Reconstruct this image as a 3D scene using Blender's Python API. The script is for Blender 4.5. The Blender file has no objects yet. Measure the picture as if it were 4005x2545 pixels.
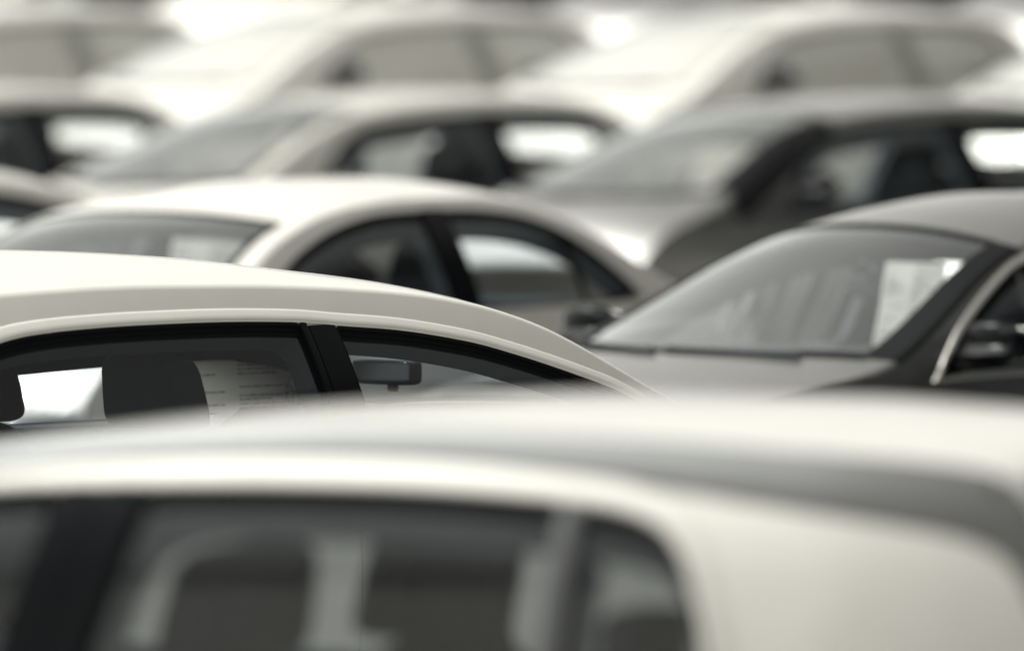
import bpy, bmesh, math, random
import numpy as np
from math import radians, sin, cos, pi, atan, sqrt
from mathutils import Vector, Matrix
from mathutils.geometry import delaunay_2d_cdt

random.seed(7)
SC = bpy.context.scene
COL = SC.collection

# ------------------------------------------------------------------ camera
CAM_H = 2.2
cam_data = bpy.data.cameras.new("camera")
cam = bpy.data.objects.new("camera", cam_data); COL.objects.link(cam)
cam_data.lens = 300.0; cam_data.sensor_width = 36.0; cam_data.sensor_fit = 'HORIZONTAL'
cam_data.clip_start = 0.5; cam_data.clip_end = 3000
cam.location = (0, 0, CAM_H)
cam.rotation_euler = (radians(90) - atan(805 / 20067.0), 0, 0)
cam_data.dof.use_dof = True
cam_data.dof.focus_distance = 23.0
cam_data.dof.aperture_fstop = 2.05
cam_data.dof.aperture_blades = 0
SC.camera = cam

# ------------------------------------------------------------------ light
SUN_EL, SUN_AZ = radians(55), radians(-66)      # azimuth measured from +Y towards +X
w = bpy.data.worlds.new("World"); SC.world = w; w.use_nodes = True
nt = w.node_tree; nt.nodes.clear()
sky = nt.nodes.new("ShaderNodeTexSky"); sky.sky_type = 'NISHITA'; sky.sun_disc = False
sky.sun_elevation = SUN_EL; sky.sun_rotation = SUN_AZ
sky.air_density = 1.0; sky.dust_density = 3.5; sky.ozone_density = 1.0
bw = nt.nodes.new("ShaderNodeRGBToBW")
tint = nt.nodes.new("ShaderNodeMix"); tint.data_type = 'RGBA'; tint.blend_type = 'MULTIPLY'
tint.inputs[0].default_value = 1.0
tint.inputs[7].default_value = (1.0, 0.985, 0.905, 1)
bg = nt.nodes.new("ShaderNodeBackground"); bg.inputs[1].default_value = 0.15
out = nt.nodes.new("ShaderNodeOutputWorld")
nt.links.new(sky.outputs[0], bw.inputs[0]); nt.links.new(bw.outputs[0], tint.inputs[6])
nt.links.new(tint.outputs[2], bg.inputs[0]); nt.links.new(bg.outputs[0], out.inputs[0])

sl = bpy.data.lights.new("sun", 'SUN'); sl.energy = 2.45; sl.angle = radians(0.6); sl.color = (1.0, 0.975, 0.89)
sun = bpy.data.objects.new("sun", sl); COL.objects.link(sun)
sd = Vector((sin(SUN_AZ) * cos(SUN_EL), cos(SUN_AZ) * cos(SUN_EL), sin(SUN_EL)))
sun.rotation_euler = sd.to_track_quat('Z', 'Y').to_euler(); sun.location = (0, 0, 30)

SC.render.engine = 'CYCLES'
SC.cycles.max_bounces = 16; SC.cycles.transparent_max_bounces = 32
SC.cycles.diffuse_bounces = 4; SC.cycles.glossy_bounces = 6
SC.cycles.caustics_reflective = False
SC.view_settings.view_transform = 'Standard'; SC.view_settings.look = 'None'
SC.view_settings.gamma = 1.0; SC.view_settings.exposure = 0.62
SC.view_settings.use_curve_mapping = False

# ------------------------------------------------------------------ materials
def mat(name, base, rough=.5, metal=0., coat=0., coat_rough=.03, spec=.5, bump=0., bscale=60., var=0., vscale=8., sheen=0.):
    m = bpy.data.materials.new(name); m.use_nodes = True
    n = m.node_tree; p = n.nodes["Principled BSDF"]
    p.inputs['Base Color'].default_value = (*base, 1); p.inputs['Roughness'].default_value = rough
    p.inputs['Metallic'].default_value = metal; p.inputs['Coat Weight'].default_value = coat
    p.inputs['Coat Roughness'].default_value = coat_rough; p.inputs['Specular IOR Level'].default_value = spec
    p.inputs['Sheen Weight'].default_value = sheen
    if max(base) < .13: p.inputs['Specular Tint'].default_value = (.78, .88, 1, 1)
    tc = n.nodes.new("ShaderNodeTexCoord")
    if var > 0:
        t = n.nodes.new("ShaderNodeTexNoise"); t.inputs['Scale'].default_value = vscale; t.inputs['Detail'].default_value = 5
        r = n.nodes.new("ShaderNodeMapRange"); r.inputs[1].default_value = .3; r.inputs[2].default_value = .7
        r.inputs[3].default_value = 1 - var; r.inputs[4].default_value = 1 + var
        mx = n.nodes.new("ShaderNodeVectorMath"); mx.operation = 'SCALE'
        mx.inputs[0].default_value = base
        n.links.new(tc.outputs['Object'], t.inputs['Vector']); n.links.new(t.outputs[0], r.inputs[0])
        n.links.new(r.outputs[0], mx.inputs['Scale']); n.links.new(mx.outputs[0], p.inputs['Base Color'])
    if bump > 0:
        t = n.nodes.new("ShaderNodeTexNoise"); t.inputs['Scale'].default_value = bscale; t.inputs['Detail'].default_value = 3
        b = n.nodes.new("ShaderNodeBump"); b.inputs['Strength'].default_value = bump; b.inputs['Distance'].default_value = .002
        n.links.new(tc.outputs['Object'], t.inputs['Vector']); n.links.new(t.outputs[0], b.inputs['Height'])
        n.links.new(b.outputs[0], p.inputs['Normal'])
    return m

def glass_mat(name, tint, gloss=1.0, rough=.01, dust_haze=(.002, .008)):
    """thin automotive pane: two reflecting faces, straight-through tinted transmission, a little dust"""
    m = bpy.data.materials.new(name); m.use_nodes = True
    n = m.node_tree; n.nodes.clear()
    o = n.nodes.new("ShaderNodeOutputMaterial")
    tr = n.nodes.new("ShaderNodeBsdfTransparent"); tr.inputs[0].default_value = (*tint, 1)
    gl = n.nodes.new("ShaderNodeBsdfGlossy"); gl.inputs['Roughness'].default_value = rough
    gl.inputs[0].default_value = (.93, .97, 1, 1)
    df = n.nodes.new("ShaderNodeBsdfDiffuse"); df.inputs[0].default_value = (.85, .845, .81, 1)
    ge = n.nodes.new("ShaderNodeNewGeometry"); dt = n.nodes.new("ShaderNodeVectorMath"); dt.operation = 'DOT_PRODUCT'
    n.links.new(ge.outputs['Incoming'], dt.inputs[0]); n.links.new(ge.outputs['Normal'], dt.inputs[1])
    def mth(op, a, b=None):
        q = n.nodes.new("ShaderNodeMath"); q.operation = op
        for i, v in enumerate((a, b)):
            if v is None: continue
            if isinstance(v, (int, float)): q.inputs[i].default_value = v
            else: n.links.new(v, q.inputs[i])
        return q.outputs[0]
    fres = mth('ADD', mth('MULTIPLY', mth('POWER', mth('SUBTRACT', 1.0, mth('ABSOLUTE', dt.outputs['Value'])), 5.0), .96), .04)
    mu = n.nodes.new("ShaderNodeMath"); mu.operation = 'MULTIPLY'; mu.inputs[1].default_value = 1.75 * gloss; mu.use_clamp = True
    tc = n.nodes.new("ShaderNodeTexCoord")
    ns = n.nodes.new("ShaderNodeTexNoise"); ns.inputs['Scale'].default_value = 6; ns.inputs['Detail'].default_value = 6
    mr = n.nodes.new("ShaderNodeMapRange"); mr.inputs[3].default_value = dust_haze[0]; mr.inputs[4].default_value = dust_haze[1]
    m1 = n.nodes.new("ShaderNodeMixShader"); m2 = n.nodes.new("ShaderNodeMixShader")
    n.links.new(tc.outputs['Object'], ns.inputs['Vector']); n.links.new(ns.outputs[0], mr.inputs[0])
    n.links.new(mr.outputs[0], m1.inputs[0]); n.links.new(tr.outputs[0], m1.inputs[1]); n.links.new(df.outputs[0], m1.inputs[2])
    n.links.new(fres, mu.inputs[0]); n.links.new(mu.outputs[0], m2.inputs[0])
    n.links.new(m1.outputs[0], m2.inputs[1]); n.links.new(gl.outputs[0], m2.inputs[2])
    n.links.new(m2.outputs[0], o.inputs[0])
    return m

M = {}
M['pearl'] = mat('pearl_white_paint', (.84, .835, .80), .45, .15, 1., .04, bump=.06, bscale=900, var=.02)
M['white'] = mat('white_paint', (.82, .812, .785), .35, 0, 1., .03, var=.015)
M['silver'] = mat('silver_paint', (.62, .617, .60), .5, .1, 1., .04, bump=.05, bscale=900, var=.03)
M['grey'] = mat('grey_paint', (.17, .172, .173), .46, .8, 1., .04, var=.03)
M['light'] = mat('light_silver_paint', (.66, .655, .62), .36, .3, 1., .05, var=.03)
M['black'] = mat('black_paint', (.15, .152, .155), .46, .85, 1., .03, var=.05)
M['gloss_black'] = mat('gloss_black_trim', (.003, .0032, .004), .25, 0, 0, spec=.15)
M['rubber'] = mat('rubber_seal', (.004, .0045, .0055), .55, spec=.1, bump=.1, bscale=300)
M['plastic'] = mat('dark_plastic', (.018, .020, .023), .55, bump=.2, bscale=400)
M['chrome'] = mat('bright_trim', (.75, .74, .71), .22, 1.)
M['lining_dark'] = mat('dark_lining', (.014, .017, .023), .9, bump=.3, bscale=250, var=.15)
M['lining_mid'] = mat('slate_lining', (.032, .038, .048), .9, bump=.3, bscale=250, var=.1)
M['lining_grey'] = mat('grey_lining', (.10, .108, .12), .9, bump=.3, bscale=250, var=.1)
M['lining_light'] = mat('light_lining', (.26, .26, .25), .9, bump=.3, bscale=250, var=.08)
M['fabric'] = mat('seat_fabric', (.018, .023, .034), .95, bump=.5, bscale=700, var=.12, vscale=30, sheen=.15)
M['fabric_grey'] = mat('grey_seat_fabric', (.085, .095, .108), .95, bump=.5, bscale=700, var=.1, vscale=30)
M['cladding'] = mat('dark_cladding', (.012, .013, .015), .6, var=.15, vscale=2)
M['roofing'] = mat('roofing', (.12, .12, .12), .8)
M['dark_glass'] = mat('dark_facade_glass', (.01, .011, .012), .05)
M['plaster'] = mat('pale_plaster', (.80, .79, .75), .9, bump=.3, bscale=20, var=.05, vscale=1)
M['tyre'] = mat('tyre_rubber', (.02, .02, .02), .8, bump=.4, bscale=90)
M['alloy'] = mat('alloy', (.6, .6, .6), .3, 1.)
M['lamp'] = mat('lamp_lens', (.22, .225, .23), .2, 0, .5)
M['tail'] = mat('tail_lens', (.10, .09, .09), .15, 0, 1.)
M['mirror_dim'] = mat('interior_mirror_glass', (.10, .11, .125), .15, .8)
M['mirror'] = mat('mirror_glass', (.8, .8, .8), .02, 1.)
M['ink'] = mat('printed_ink', (.16, .16, .16), .8)
M['wire'] = mat('wire', (.2, .2, .2), .35, .9)
M['glass'] = glass_mat('window_glass', (.90, .935, .96), .6)
M['satin'] = mat('satin_grey_rail', (.12, .122, .123), .45, .3, var=.04)
M['grey_trim'] = mat('grey_trim', (.09, .092, .095), .5)
M['glass_tint'] = glass_mat('tinted_glass', (.84, .88, .91), .7)
M['privacy'] = glass_mat('privacy_glass', (.72, .75, .78), .6)
M['screen'] = glass_mat('windscreen_glass', (.82, .85, .87), 1.0, .015, (.005, .02))
M['screen_dusty'] = glass_mat('dusty_windscreen_glass', (.80, .81, .80), 1.1, .03, (.02, .06))
M['dusty'] = glass_mat('dusty_glass', (.80, .81, .80), 1.1, .05, (.6, .75))  # heavy white mix that paints haze into the far-row panes
M['pale_trim'] = mat('bleached_trim', (.30, .30, .29), .6)  # pale colour standing for haze over the far row's dark trim
def paper_mat(name, thin):
    pm = mat(name, (.88, .875, .84), .85, var=.02, vscale=20)
    _p = pm.node_tree; _pr = _p.nodes["Principled BSDF"]; _o = _p.nodes["Material Output"]
    _t = _p.nodes.new("ShaderNodeBsdfTranslucent"); _t.inputs[0].default_value = (.9, .89, .85, 1)
    _m = _p.nodes.new("ShaderNodeMixShader"); _m.inputs[0].default_value = thin
    _p.links.new(_pr.outputs[0], _m.inputs[1]); _p.links.new(_t.outputs[0], _m.inputs[2]); _p.links.new(_m.outputs[0], _o.inputs[0])
    return pm
M['paper'] = paper_mat('paper', .30); M['thin_paper'] = paper_mat('thin_paper', .75)

def ground_mat():
    m = bpy.data.materials.new('pale_concrete'); m.use_nodes = True
    n = m.node_tree; p = n.nodes["Principled BSDF"]; p.inputs['Roughness'].default_value = .85
    tc = n.nodes.new("ShaderNodeTexCoord")
    a = n.nodes.new("ShaderNodeTexNoise"); a.inputs['Scale'].default_value = .35; a.inputs['Detail'].default_value = 8
    b = n.nodes.new("ShaderNodeTexNoise"); b.inputs['Scale'].default_value = 60; b.inputs['Detail'].default_value = 4
    mx = n.nodes.new("ShaderNodeMix"); mx.inputs[0].default_value = .4
    cr = n.nodes.new("ShaderNodeValToRGB")
    cr.color_ramp.elements[0].position = .3; cr.color_ramp.elements[0].color = (.20, .197, .187, 1)
    cr.color_ramp.elements[1].position = .7; cr.color_ramp.elements[1].color = (.31, .306, .29, 1)
    bp = n.nodes.new("ShaderNodeBump"); bp.inputs['Strength'].default_value = .4; bp.inputs['Distance'].default_value = .01
    n.links.new(tc.outputs['Object'], a.inputs['Vector']); n.links.new(tc.outputs['Object'], b.inputs['Vector'])
    n.links.new(a.outputs[0], mx.inputs[2]); n.links.new(b.outputs[0], mx.inputs[3])
    n.links.new(mx.outputs[0], cr.inputs[0]); n.links.new(cr.outputs[0], p.inputs['Base Color'])
    n.links.new(b.outputs[0], bp.inputs['Height']); n.links.new(bp.outputs[0], p.inputs['Normal'])
    return m
M['ground'] = ground_mat()

# ------------------------------------------------------------------ mesh helpers
def obj(name, V, Fc, material, parent=None, N=None, sharp=35, flip_check=True):
    V = [tuple(float(c) for c in v) for v in V]
    if N is not None and flip_check:
        F2 = []
        for f in Fc:
            a, b, c = (Vector(V[f[0]]), Vector(V[f[1]]), Vector(V[f[2]]))
            g = (b - a).cross(c - a)
            nn = Vector((0, 0, 0))
            for i in f: nn += Vector(tuple(float(q) for q in N[i]))
            F2.append(tuple(f) if g.dot(nn) >= 0 else tuple(reversed(f)))
        Fc = F2
    me = bpy.data.meshes.new(name)
    me.from_pydata(V, [], [tuple(int(i) for i in f) for f in Fc]); me.update()
    me.materials.append(material)
    me.shade_smooth()
    if N is not None:
        NN = []
        for n in N:
            v = Vector(tuple(float(q) for q in n)); v.normalize(); NN.append(v)
        me.normals_split_custom_set_from_vertices(NN)
    elif sharp:
        me.set_sharp_from_angle(angle=radians(sharp))
    o = bpy.data.objects.new(name, me); COL.objects.link(o)
    if parent is not None: o.parent = parent
    return o

class MB:
    """collects pieces of ONE part"""
    def __init__(s): s.V = []; s.F = []; s.N = []
    def add(s, V, Fc, N=None):
        k = len(s.V); s.V += [tuple(v) for v in V]; s.F += [tuple(i + k for i in f) for f in Fc]
        if N is not None: s.N += [tuple(n) for n in N]
        return s
    def build(s, name, material, parent=None, sharp=35):
        return obj(name, s.V, s.F, material, parent, s.N if len(s.N) == len(s.V) and s.N else None, sharp)

def gridf(nr, nc, closed=False):
    F = []
    for i in range(nr - 1):
        for j in range(nc if closed else nc - 1):
            F.append((i * nc + j, i * nc + (j + 1) % nc, (i + 1) * nc + (j + 1) % nc, (i + 1) * nc + j))
    return F

def superbox(c, s, e=.25, fn=None, nu=14, nv=22):
    V = []; sg = lambda v, p: math.copysign(abs(v) ** p, v)
    for i in range(nu + 1):
        a = -pi / 2 + pi * i / nu
        for j in range(nv):
            b = 2 * pi * j / nv
            x = sg(cos(a), e) * sg(cos(b), e); y = sg(cos(a), e) * sg(sin(b), e); z = sg(sin(a), e)
            x, y, z = (x * s[0] / 2, y * s[1] / 2, z * s[2] / 2)
            if fn: x, y, z = fn(x, y, z)
            V.append((c[0] + x, c[1] + y, c[2] + z))
    return V, gridf(nu + 1, nv, True)

def tube(pts, r, n=8, cap=True):
    V = []; P = [Vector(p) for p in pts]
    for i, p in enumerate(P):
        t = (P[min(i + 1, len(P) - 1)] - P[max(i - 1, 0)]).normalized()
        a = t.orthogonal().normalized(); 
        ref = Vector((0, 0, 1)) if abs(t.z) < .9 else Vector((1, 0, 0))
        a = t.cross(ref).normalized(); b = t.cross(a)
        rr = r[i] if isinstance(r, (list, tuple)) else r
        for j in range(n): V.append(tuple(p + a * rr * cos(2 * pi * j / n) + b * rr * sin(2 * pi * j / n)))
    F = gridf(len(P), n, True)
    if cap: F += [tuple(range(n)), tuple(range(len(V) - n, len(V)))]
    return V, F

def lathe_y(prof, n=40):
    """profile (radius, y) turned about the y axis"""
    V = []
    for j in range(n):
        a = 2 * pi * j / n
        for (r, y) in prof: V.append((r * cos(a), y, r * sin(a)))
    m = len(prof); F = []
    for j in range(n):
        for i in range(m - 1): F.append((j * m + i, j * m + i + 1, ((j + 1) % n) * m + i + 1, ((j + 1) % n) * m + i))
    return V, F

def bar(p0, p1, w, h):
    p0, p1 = Vector(p0), Vector(p1); t = (p1 - p0).normalized()
    ref = Vector((0, 0, 1)) if abs(t.z) < .9 else Vector((1, 0, 0))
    a = t.cross(ref).normalized() * w / 2; b = t.cross(a).normalized() * h / 2
    V = [tuple(q) for p in (p0, p1) for q in (p - a - b, p + a - b, p + a + b, p - a + b)]
    return V, [(0, 1, 2, 3), (7, 6, 5, 4), (0, 4, 5, 1), (1, 5, 6, 2), (2, 6, 7, 3), (3, 7, 4, 0)]

def pchip(pts):
    pts = np.array(sorted(pts), float); x, y = pts[:, 0], pts[:, 1]; h = np.diff(x); d = np.diff(y) / h
    m = np.zeros_like(x); m[0] = d[0]; m[-1] = d[-1]
    for i in range(1, len(x) - 1):
        if d[i - 1] * d[i] > 0:
            w1 = 2 * h[i] + h[i - 1]; w2 = h[i] + 2 * h[i - 1]; m[i] = (w1 + w2) / (w1 / d[i - 1] + w2 / d[i])
    def f(q):
        q = np.clip(np.asarray(q, float), x[0], x[-1]); i = np.clip(np.searchsorted(x, q) - 1, 0, len(x) - 2)
        t = (q - x[i]) / h[i]
        return (2*t**3-3*t**2+1)*y[i]+(t**3-2*t**2+t)*h[i]*m[i]+(-2*t**3+3*t**2)*y[i+1]+(t**3-t**2)*h[i]*m[i+1]
    return f

def area2(P):
    return .5 * sum(P[i][0] * P[(i + 1) % len(P)][1] - P[(i + 1) % len(P)][0] * P[i][1] for i in range(len(P)))
def ccw(P): return P if area2(P) > 0 else P[::-1]
def dedupe(P, e=1e-4):
    Q = []
    for p in P:
        if not Q or math.hypot(p[0] - Q[-1][0], p[1] - Q[-1][1]) > e: Q.append((float(p[0]), float(p[1])))
    if math.hypot(Q[0][0] - Q[-1][0], Q[0][1] - Q[-1][1]) < e: Q.pop()
    return Q
def resample(P, sp):
    Q = []
    for i in range(len(P)):
        a, b = P[i], P[(i + 1) % len(P)]; L = math.hypot(b[0] - a[0], b[1] - a[1]); n = max(1, int(round(L / sp)))
        for k in range(n): Q.append((a[0] + (b[0] - a[0]) * k / n, a[1] + (b[1] - a[1]) * k / n))
    return Q
def clip(P, nx, nz, d):
    """keep nx*x+nz*z >= d"""
    Q = []
    for i in range(len(P)):
        a, b = P[i], P[(i + 1) % len(P)]; fa = nx * a[0] + nz * a[1] - d; fb = nx * b[0] + nz * b[1] - d
        if fa >= 0: Q.append(a)
        if fa * fb < 0: t = fa / (fa - fb); Q.append((a[0] + (b[0] - a[0]) * t, a[1] + (b[1] - a[1]) * t))
    return dedupe(Q)
def inset(P, side, top=None, bot=None):
    """P ccw; positive = inwards; distance depends on which way the edge faces"""
    top = side if top is None else top; bot = side if bot is None else bot
    n = len(P); Q = []
    def en(a, b):
        dx, dz = b[0] - a[0], b[1] - a[1]; L = math.hypot(dx, dz) or 1; return (dz / L, -dx / L)   # outward normal
    def dist(nn):
        return (top * nn[1] ** 2 if nn[1] > 0 else bot * nn[1] ** 2) + side * nn[0] ** 2
    for i in range(n):
        n1 = en(P[i - 1], P[i]); n2 = en(P[i], P[(i + 1) % n]); d1, d2 = dist(n1), dist(n2)
        det = n1[0] * n2[1] - n1[1] * n2[0]; dot = n1[0] * n2[0] + n1[1] * n2[1]
        if abs(det) < .15:
            mx, mz = n1[0] + n2[0], n1[1] + n2[1]; L = math.hypot(mx, mz) or 1; d = (d1 + d2) / 2
            ox, oz = -mx / L * d, -mz / L * d
        else:
            ox = (-d1 * n2[1] + d2 * n1[1]) / det; oz = (-n1[0] * d2 + n2[0] * d1) / det
            L = math.hypot(ox, oz); mxl = 4.5 * max(abs(d1), abs(d2), 1e-6)
            if L > mxl: ox *= mxl / L; oz *= mxl / L
        Q.append((P[i][0] + ox, P[i][1] + oz))
    return Q
def rounded(P, r, ang=25):
    """replace sharp corners by curves, set back r"""
    P = dedupe(P); n = len(P)
    cum = [0.]
    for i in range(n): cum.append(cum[-1] + math.hypot(P[(i + 1) % n][0] - P[i][0], P[(i + 1) % n][1] - P[i][1]))
    L = cum[-1]
    def at(s):
        s %= L; i = max(0, np.searchsorted(cum, s, 'right') - 1); i = min(i, n - 1); t = (s - cum[i]) / max(cum[i + 1] - cum[i], 1e-9)
        a, b = P[i], P[(i + 1) % n]; return (a[0] + (b[0] - a[0]) * t, a[1] + (b[1] - a[1]) * t)
    cor = []
    for i in range(n):
        a, b, c = P[i - 1], P[i], P[(i + 1) % n]
        t1 = math.atan2(b[1] - a[1], b[0] - a[0]); t2 = math.atan2(c[1] - b[1], c[0] - b[0]); d = (t2 - t1 + pi) % (2 * pi) - pi
        if abs(d) > radians(ang): cor.append(i)
    if not cor: return P
    Q = []
    for k, i in enumerate(cor):
        s = cum[i]; prv = cum[cor[k - 1]] - (L if k == 0 else 0); nx = cum[cor[(k + 1) % len(cor)]] + (L if k == len(cor) - 1 else 0)
        r1 = min(r, (s - prv) * .45); r2 = min(r, (nx - s) * .45)
        a, b, c = at(s - r1), P[i], at(s + r2)
        for q in range(7):
            t = q / 6; Q.append(((1-t)**2*a[0]+2*t*(1-t)*b[0]+t*t*c[0], (1-t)**2*a[1]+2*t*(1-t)*b[1]+t*t*c[1]))
        j = i + 1; end = nx - min(r, (nx - s) * .45)
        while True:
            sj = cum[j % n] + (L if j >= n else 0) if j < 2 * n else 1e9
            if sj >= end - 1e-6: break
            if sj > s + r2 + 1e-6: Q.append(P[j % n])
            j += 1
            if j > 2 * n: break
    return dedupe(Q)
def inside(P, X, Z):
    r = np.zeros(len(X), bool); n = len(P)
    for i in range(n):
        x1, z1 = P[i]; x2, z2 = P[(i + 1) % n]
        if z1 == z2: continue
        c = ((z1 > Z) != (z2 > Z)) & (X < (x2 - x1) * (Z - z1) / (z2 - z1) + x1); r ^= c
    return r
def tri2d(outer, holes, sp):
    pts = []; edges = []
    for lp in [outer] + holes:
        k = len(pts); n = len(lp); pts += list(lp); edges += [(k + i, k + (i + 1) % n) for i in range(n)]
    B = np.array(pts); x0, z0 = B.min(0); x1, z1 = B.max(0)
    gx, gz = np.meshgrid(np.arange(x0 + sp / 2, x1, sp), np.arange(z0 + sp / 2, z1, sp * .866)); gx[::2] += sp / 2
    gx, gz = gx.ravel(), gz.ravel(); k = inside(outer, gx, gz)
    for h in holes: k &= ~inside(h, gx, gz)
    gx, gz = gx[k], gz[k]
    if len(gx):
        d = np.min((gx[:, None] - B[None, :, 0]) ** 2 + (gz[:, None] - B[None, :, 1]) ** 2, axis=1); k = d > (.45 * sp) ** 2
        pts += list(zip(gx[k].tolist(), gz[k].tolist()))
    res = delaunay_2d_cdt([Vector(p) for p in pts], edges, [], 0, 1e-6)
    V = np.array([(v[0], v[1]) for v in res[0]]); T = np.array(res[2])
    c = V[T].mean(1); k = inside(outer, c[:, 0], c[:, 1])
    for h in holes: k &= ~inside(h, c[:, 0], c[:, 1])
    return V, T[k]
def smooth_line(P, n=8):
    P = [P[0]] + list(P) + [P[-1]]; Q = []
    for i in range(1, len(P) - 2):
        p0, p1, p2, p3 = [np.array(P[j], float) for j in (i - 1, i, i + 1, i + 2)]
        for k in range(n):
            t = k / n
            Q.append(tuple(.5 * (2*p1 + (-p0+p2)*t + (2*p0-5*p1+4*p2-p3)*t*t + (-p0+3*p1-3*p2+p3)*t**3)))
    Q.append(tuple(P[-1])); return [(float(a), float(b)) for a, b in Q]

# ------------------------------------------------------------------ the car
def tagthing(o, label, cat, group=None):
    o['label'] = label; o['category'] = cat
    if group: o['group'] = group

def seam_(s): return s.seam

class CarSpec:
    def __init__(s, **k):
        s.wb = .85; s.zb = .93; s.tum = .30; s.curv = .5; s.g = .03; s.xn = 2.3; s.xt = -2.2
        s.trim = (.034, .012, .012); s.pillar = (.07, -.045); s.quarter = None; s.divider = None
        s.lin = (.02, .055); s.linr = .10; s.xwf = 1.72; s.xwr = -1.05; s.door_front = 1.05; s.seam = .0; s.hatch = False
        s.grow = .024; s.lean = 0.; s.gap = .0015; s.cpow = 2; s.fil = .012; s.flange = 0; s.flk = 1.; s.mirror_z = .02; s.tr = 0; s.hr = (-.25, .0); s.hw = .27; s.seat_x = -.28; s.seat_top = 1.20; s.v0p = .90
        s.__dict__.update(k)
        s.R = pchip(s.rail); s.K = pchip(s.crown); s.BD = pchip(s.bend)
    def plan(s, x):
        xc = (s.xn + s.xt) / 2; L = (s.xn - s.xt) / 2; t = abs((np.asarray(x, float) - xc) / L)
        return (1 - .13 * t ** 4) * (1 - s.tr * np.clip((s.xt + .6 - np.asarray(x, float)) / .6, 0, 1) ** 2)
    def Y(s, x, z):
        x = np.asarray(x, float); h = np.asarray(z, float) - s.zb
        up = s.wb - s.tum * h - s.curv * np.abs(h) ** s.cpow - s.g * (x + .2) ** 2 * np.clip(h, 0, 1) / .45
        dn = s.wb + .04 * (1 - ((h + .3) / .3) ** 2); lo = s.wb + .04 - .25 * (h + .3) ** 2
        return np.where(h > 0, up, np.where(h > -.3, dn, lo)) * s.plan(x)
    def side(s, P, sg, off=0.):
        P = np.asarray(P, float); x, z = P[:, 0], P[:, 1]; e = .004
        yx = (s.Y(x + e, z) - s.Y(x - e, z)) / (2 * e); yz = (s.Y(x, z + e) - s.Y(x, z - e)) / (2 * e)
        N = np.c_[-yx, np.ones(len(x)), -yz]; N /= np.linalg.norm(N, axis=1)[:, None]
        V = np.c_[x, s.Y(x, z), z] + N * (np.asarray(off)[..., None] if np.ndim(off) else off)
        V[:, 1] *= sg; N = N.copy(); N[:, 1] *= sg
        return V, N
    def top(s, X, Vv, off=0.):
        """X = x where the cross line meets the rail, Vv in -1..1"""
        X = np.asarray(X, float); v = np.asarray(Vv, float)
        def pos(X, v):
            x = X + s.BD(X) * (v * v - 1); wd = s.Y(X, s.R(X))
            # height field read at the true x, keeping the rail height at the edge
            z = s.R(x) * (1) + (s.K(x)) * (1 - np.abs(v) ** 2.3)
            z = z + (s.R(X) - s.R(X)) 
            return np.stack([x, wd * v, z], -1)
        e = .004; p = pos(X, v); du = pos(X + e, v) - pos(X - e, v); dv = pos(X, v + e) - pos(X, v - e)
        N = np.cross(du, dv); N /= np.linalg.norm(N, axis=-1)[..., None] + 1e-12
        N = np.where(N[..., 2:3] < 0, -N, N)
        return p + N * off, N
    def topgrid(s, xs, vs, off=0.):
        X, Vv = np.meshgrid(xs, vs, indexing='ij'); P, N = s.top(X.ravel(), Vv.ravel(), off)
        return P, gridf(len(xs), len(vs)), N

def spaced(s, a, b, sp=.04):
    q = np.linspace(a, b, 400); z = s.R(q); L = np.r_[0, np.cumsum(np.hypot(np.diff(q), np.diff(z)))]
    n = max(2, int(round(L[-1] / sp))); return np.interp(np.linspace(0, L[-1], n + 1), L, q)

def strip(A, B_, closed=True):
    n = len(A); return list(A) + list(B_), gridf(2, n, closed)

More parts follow.
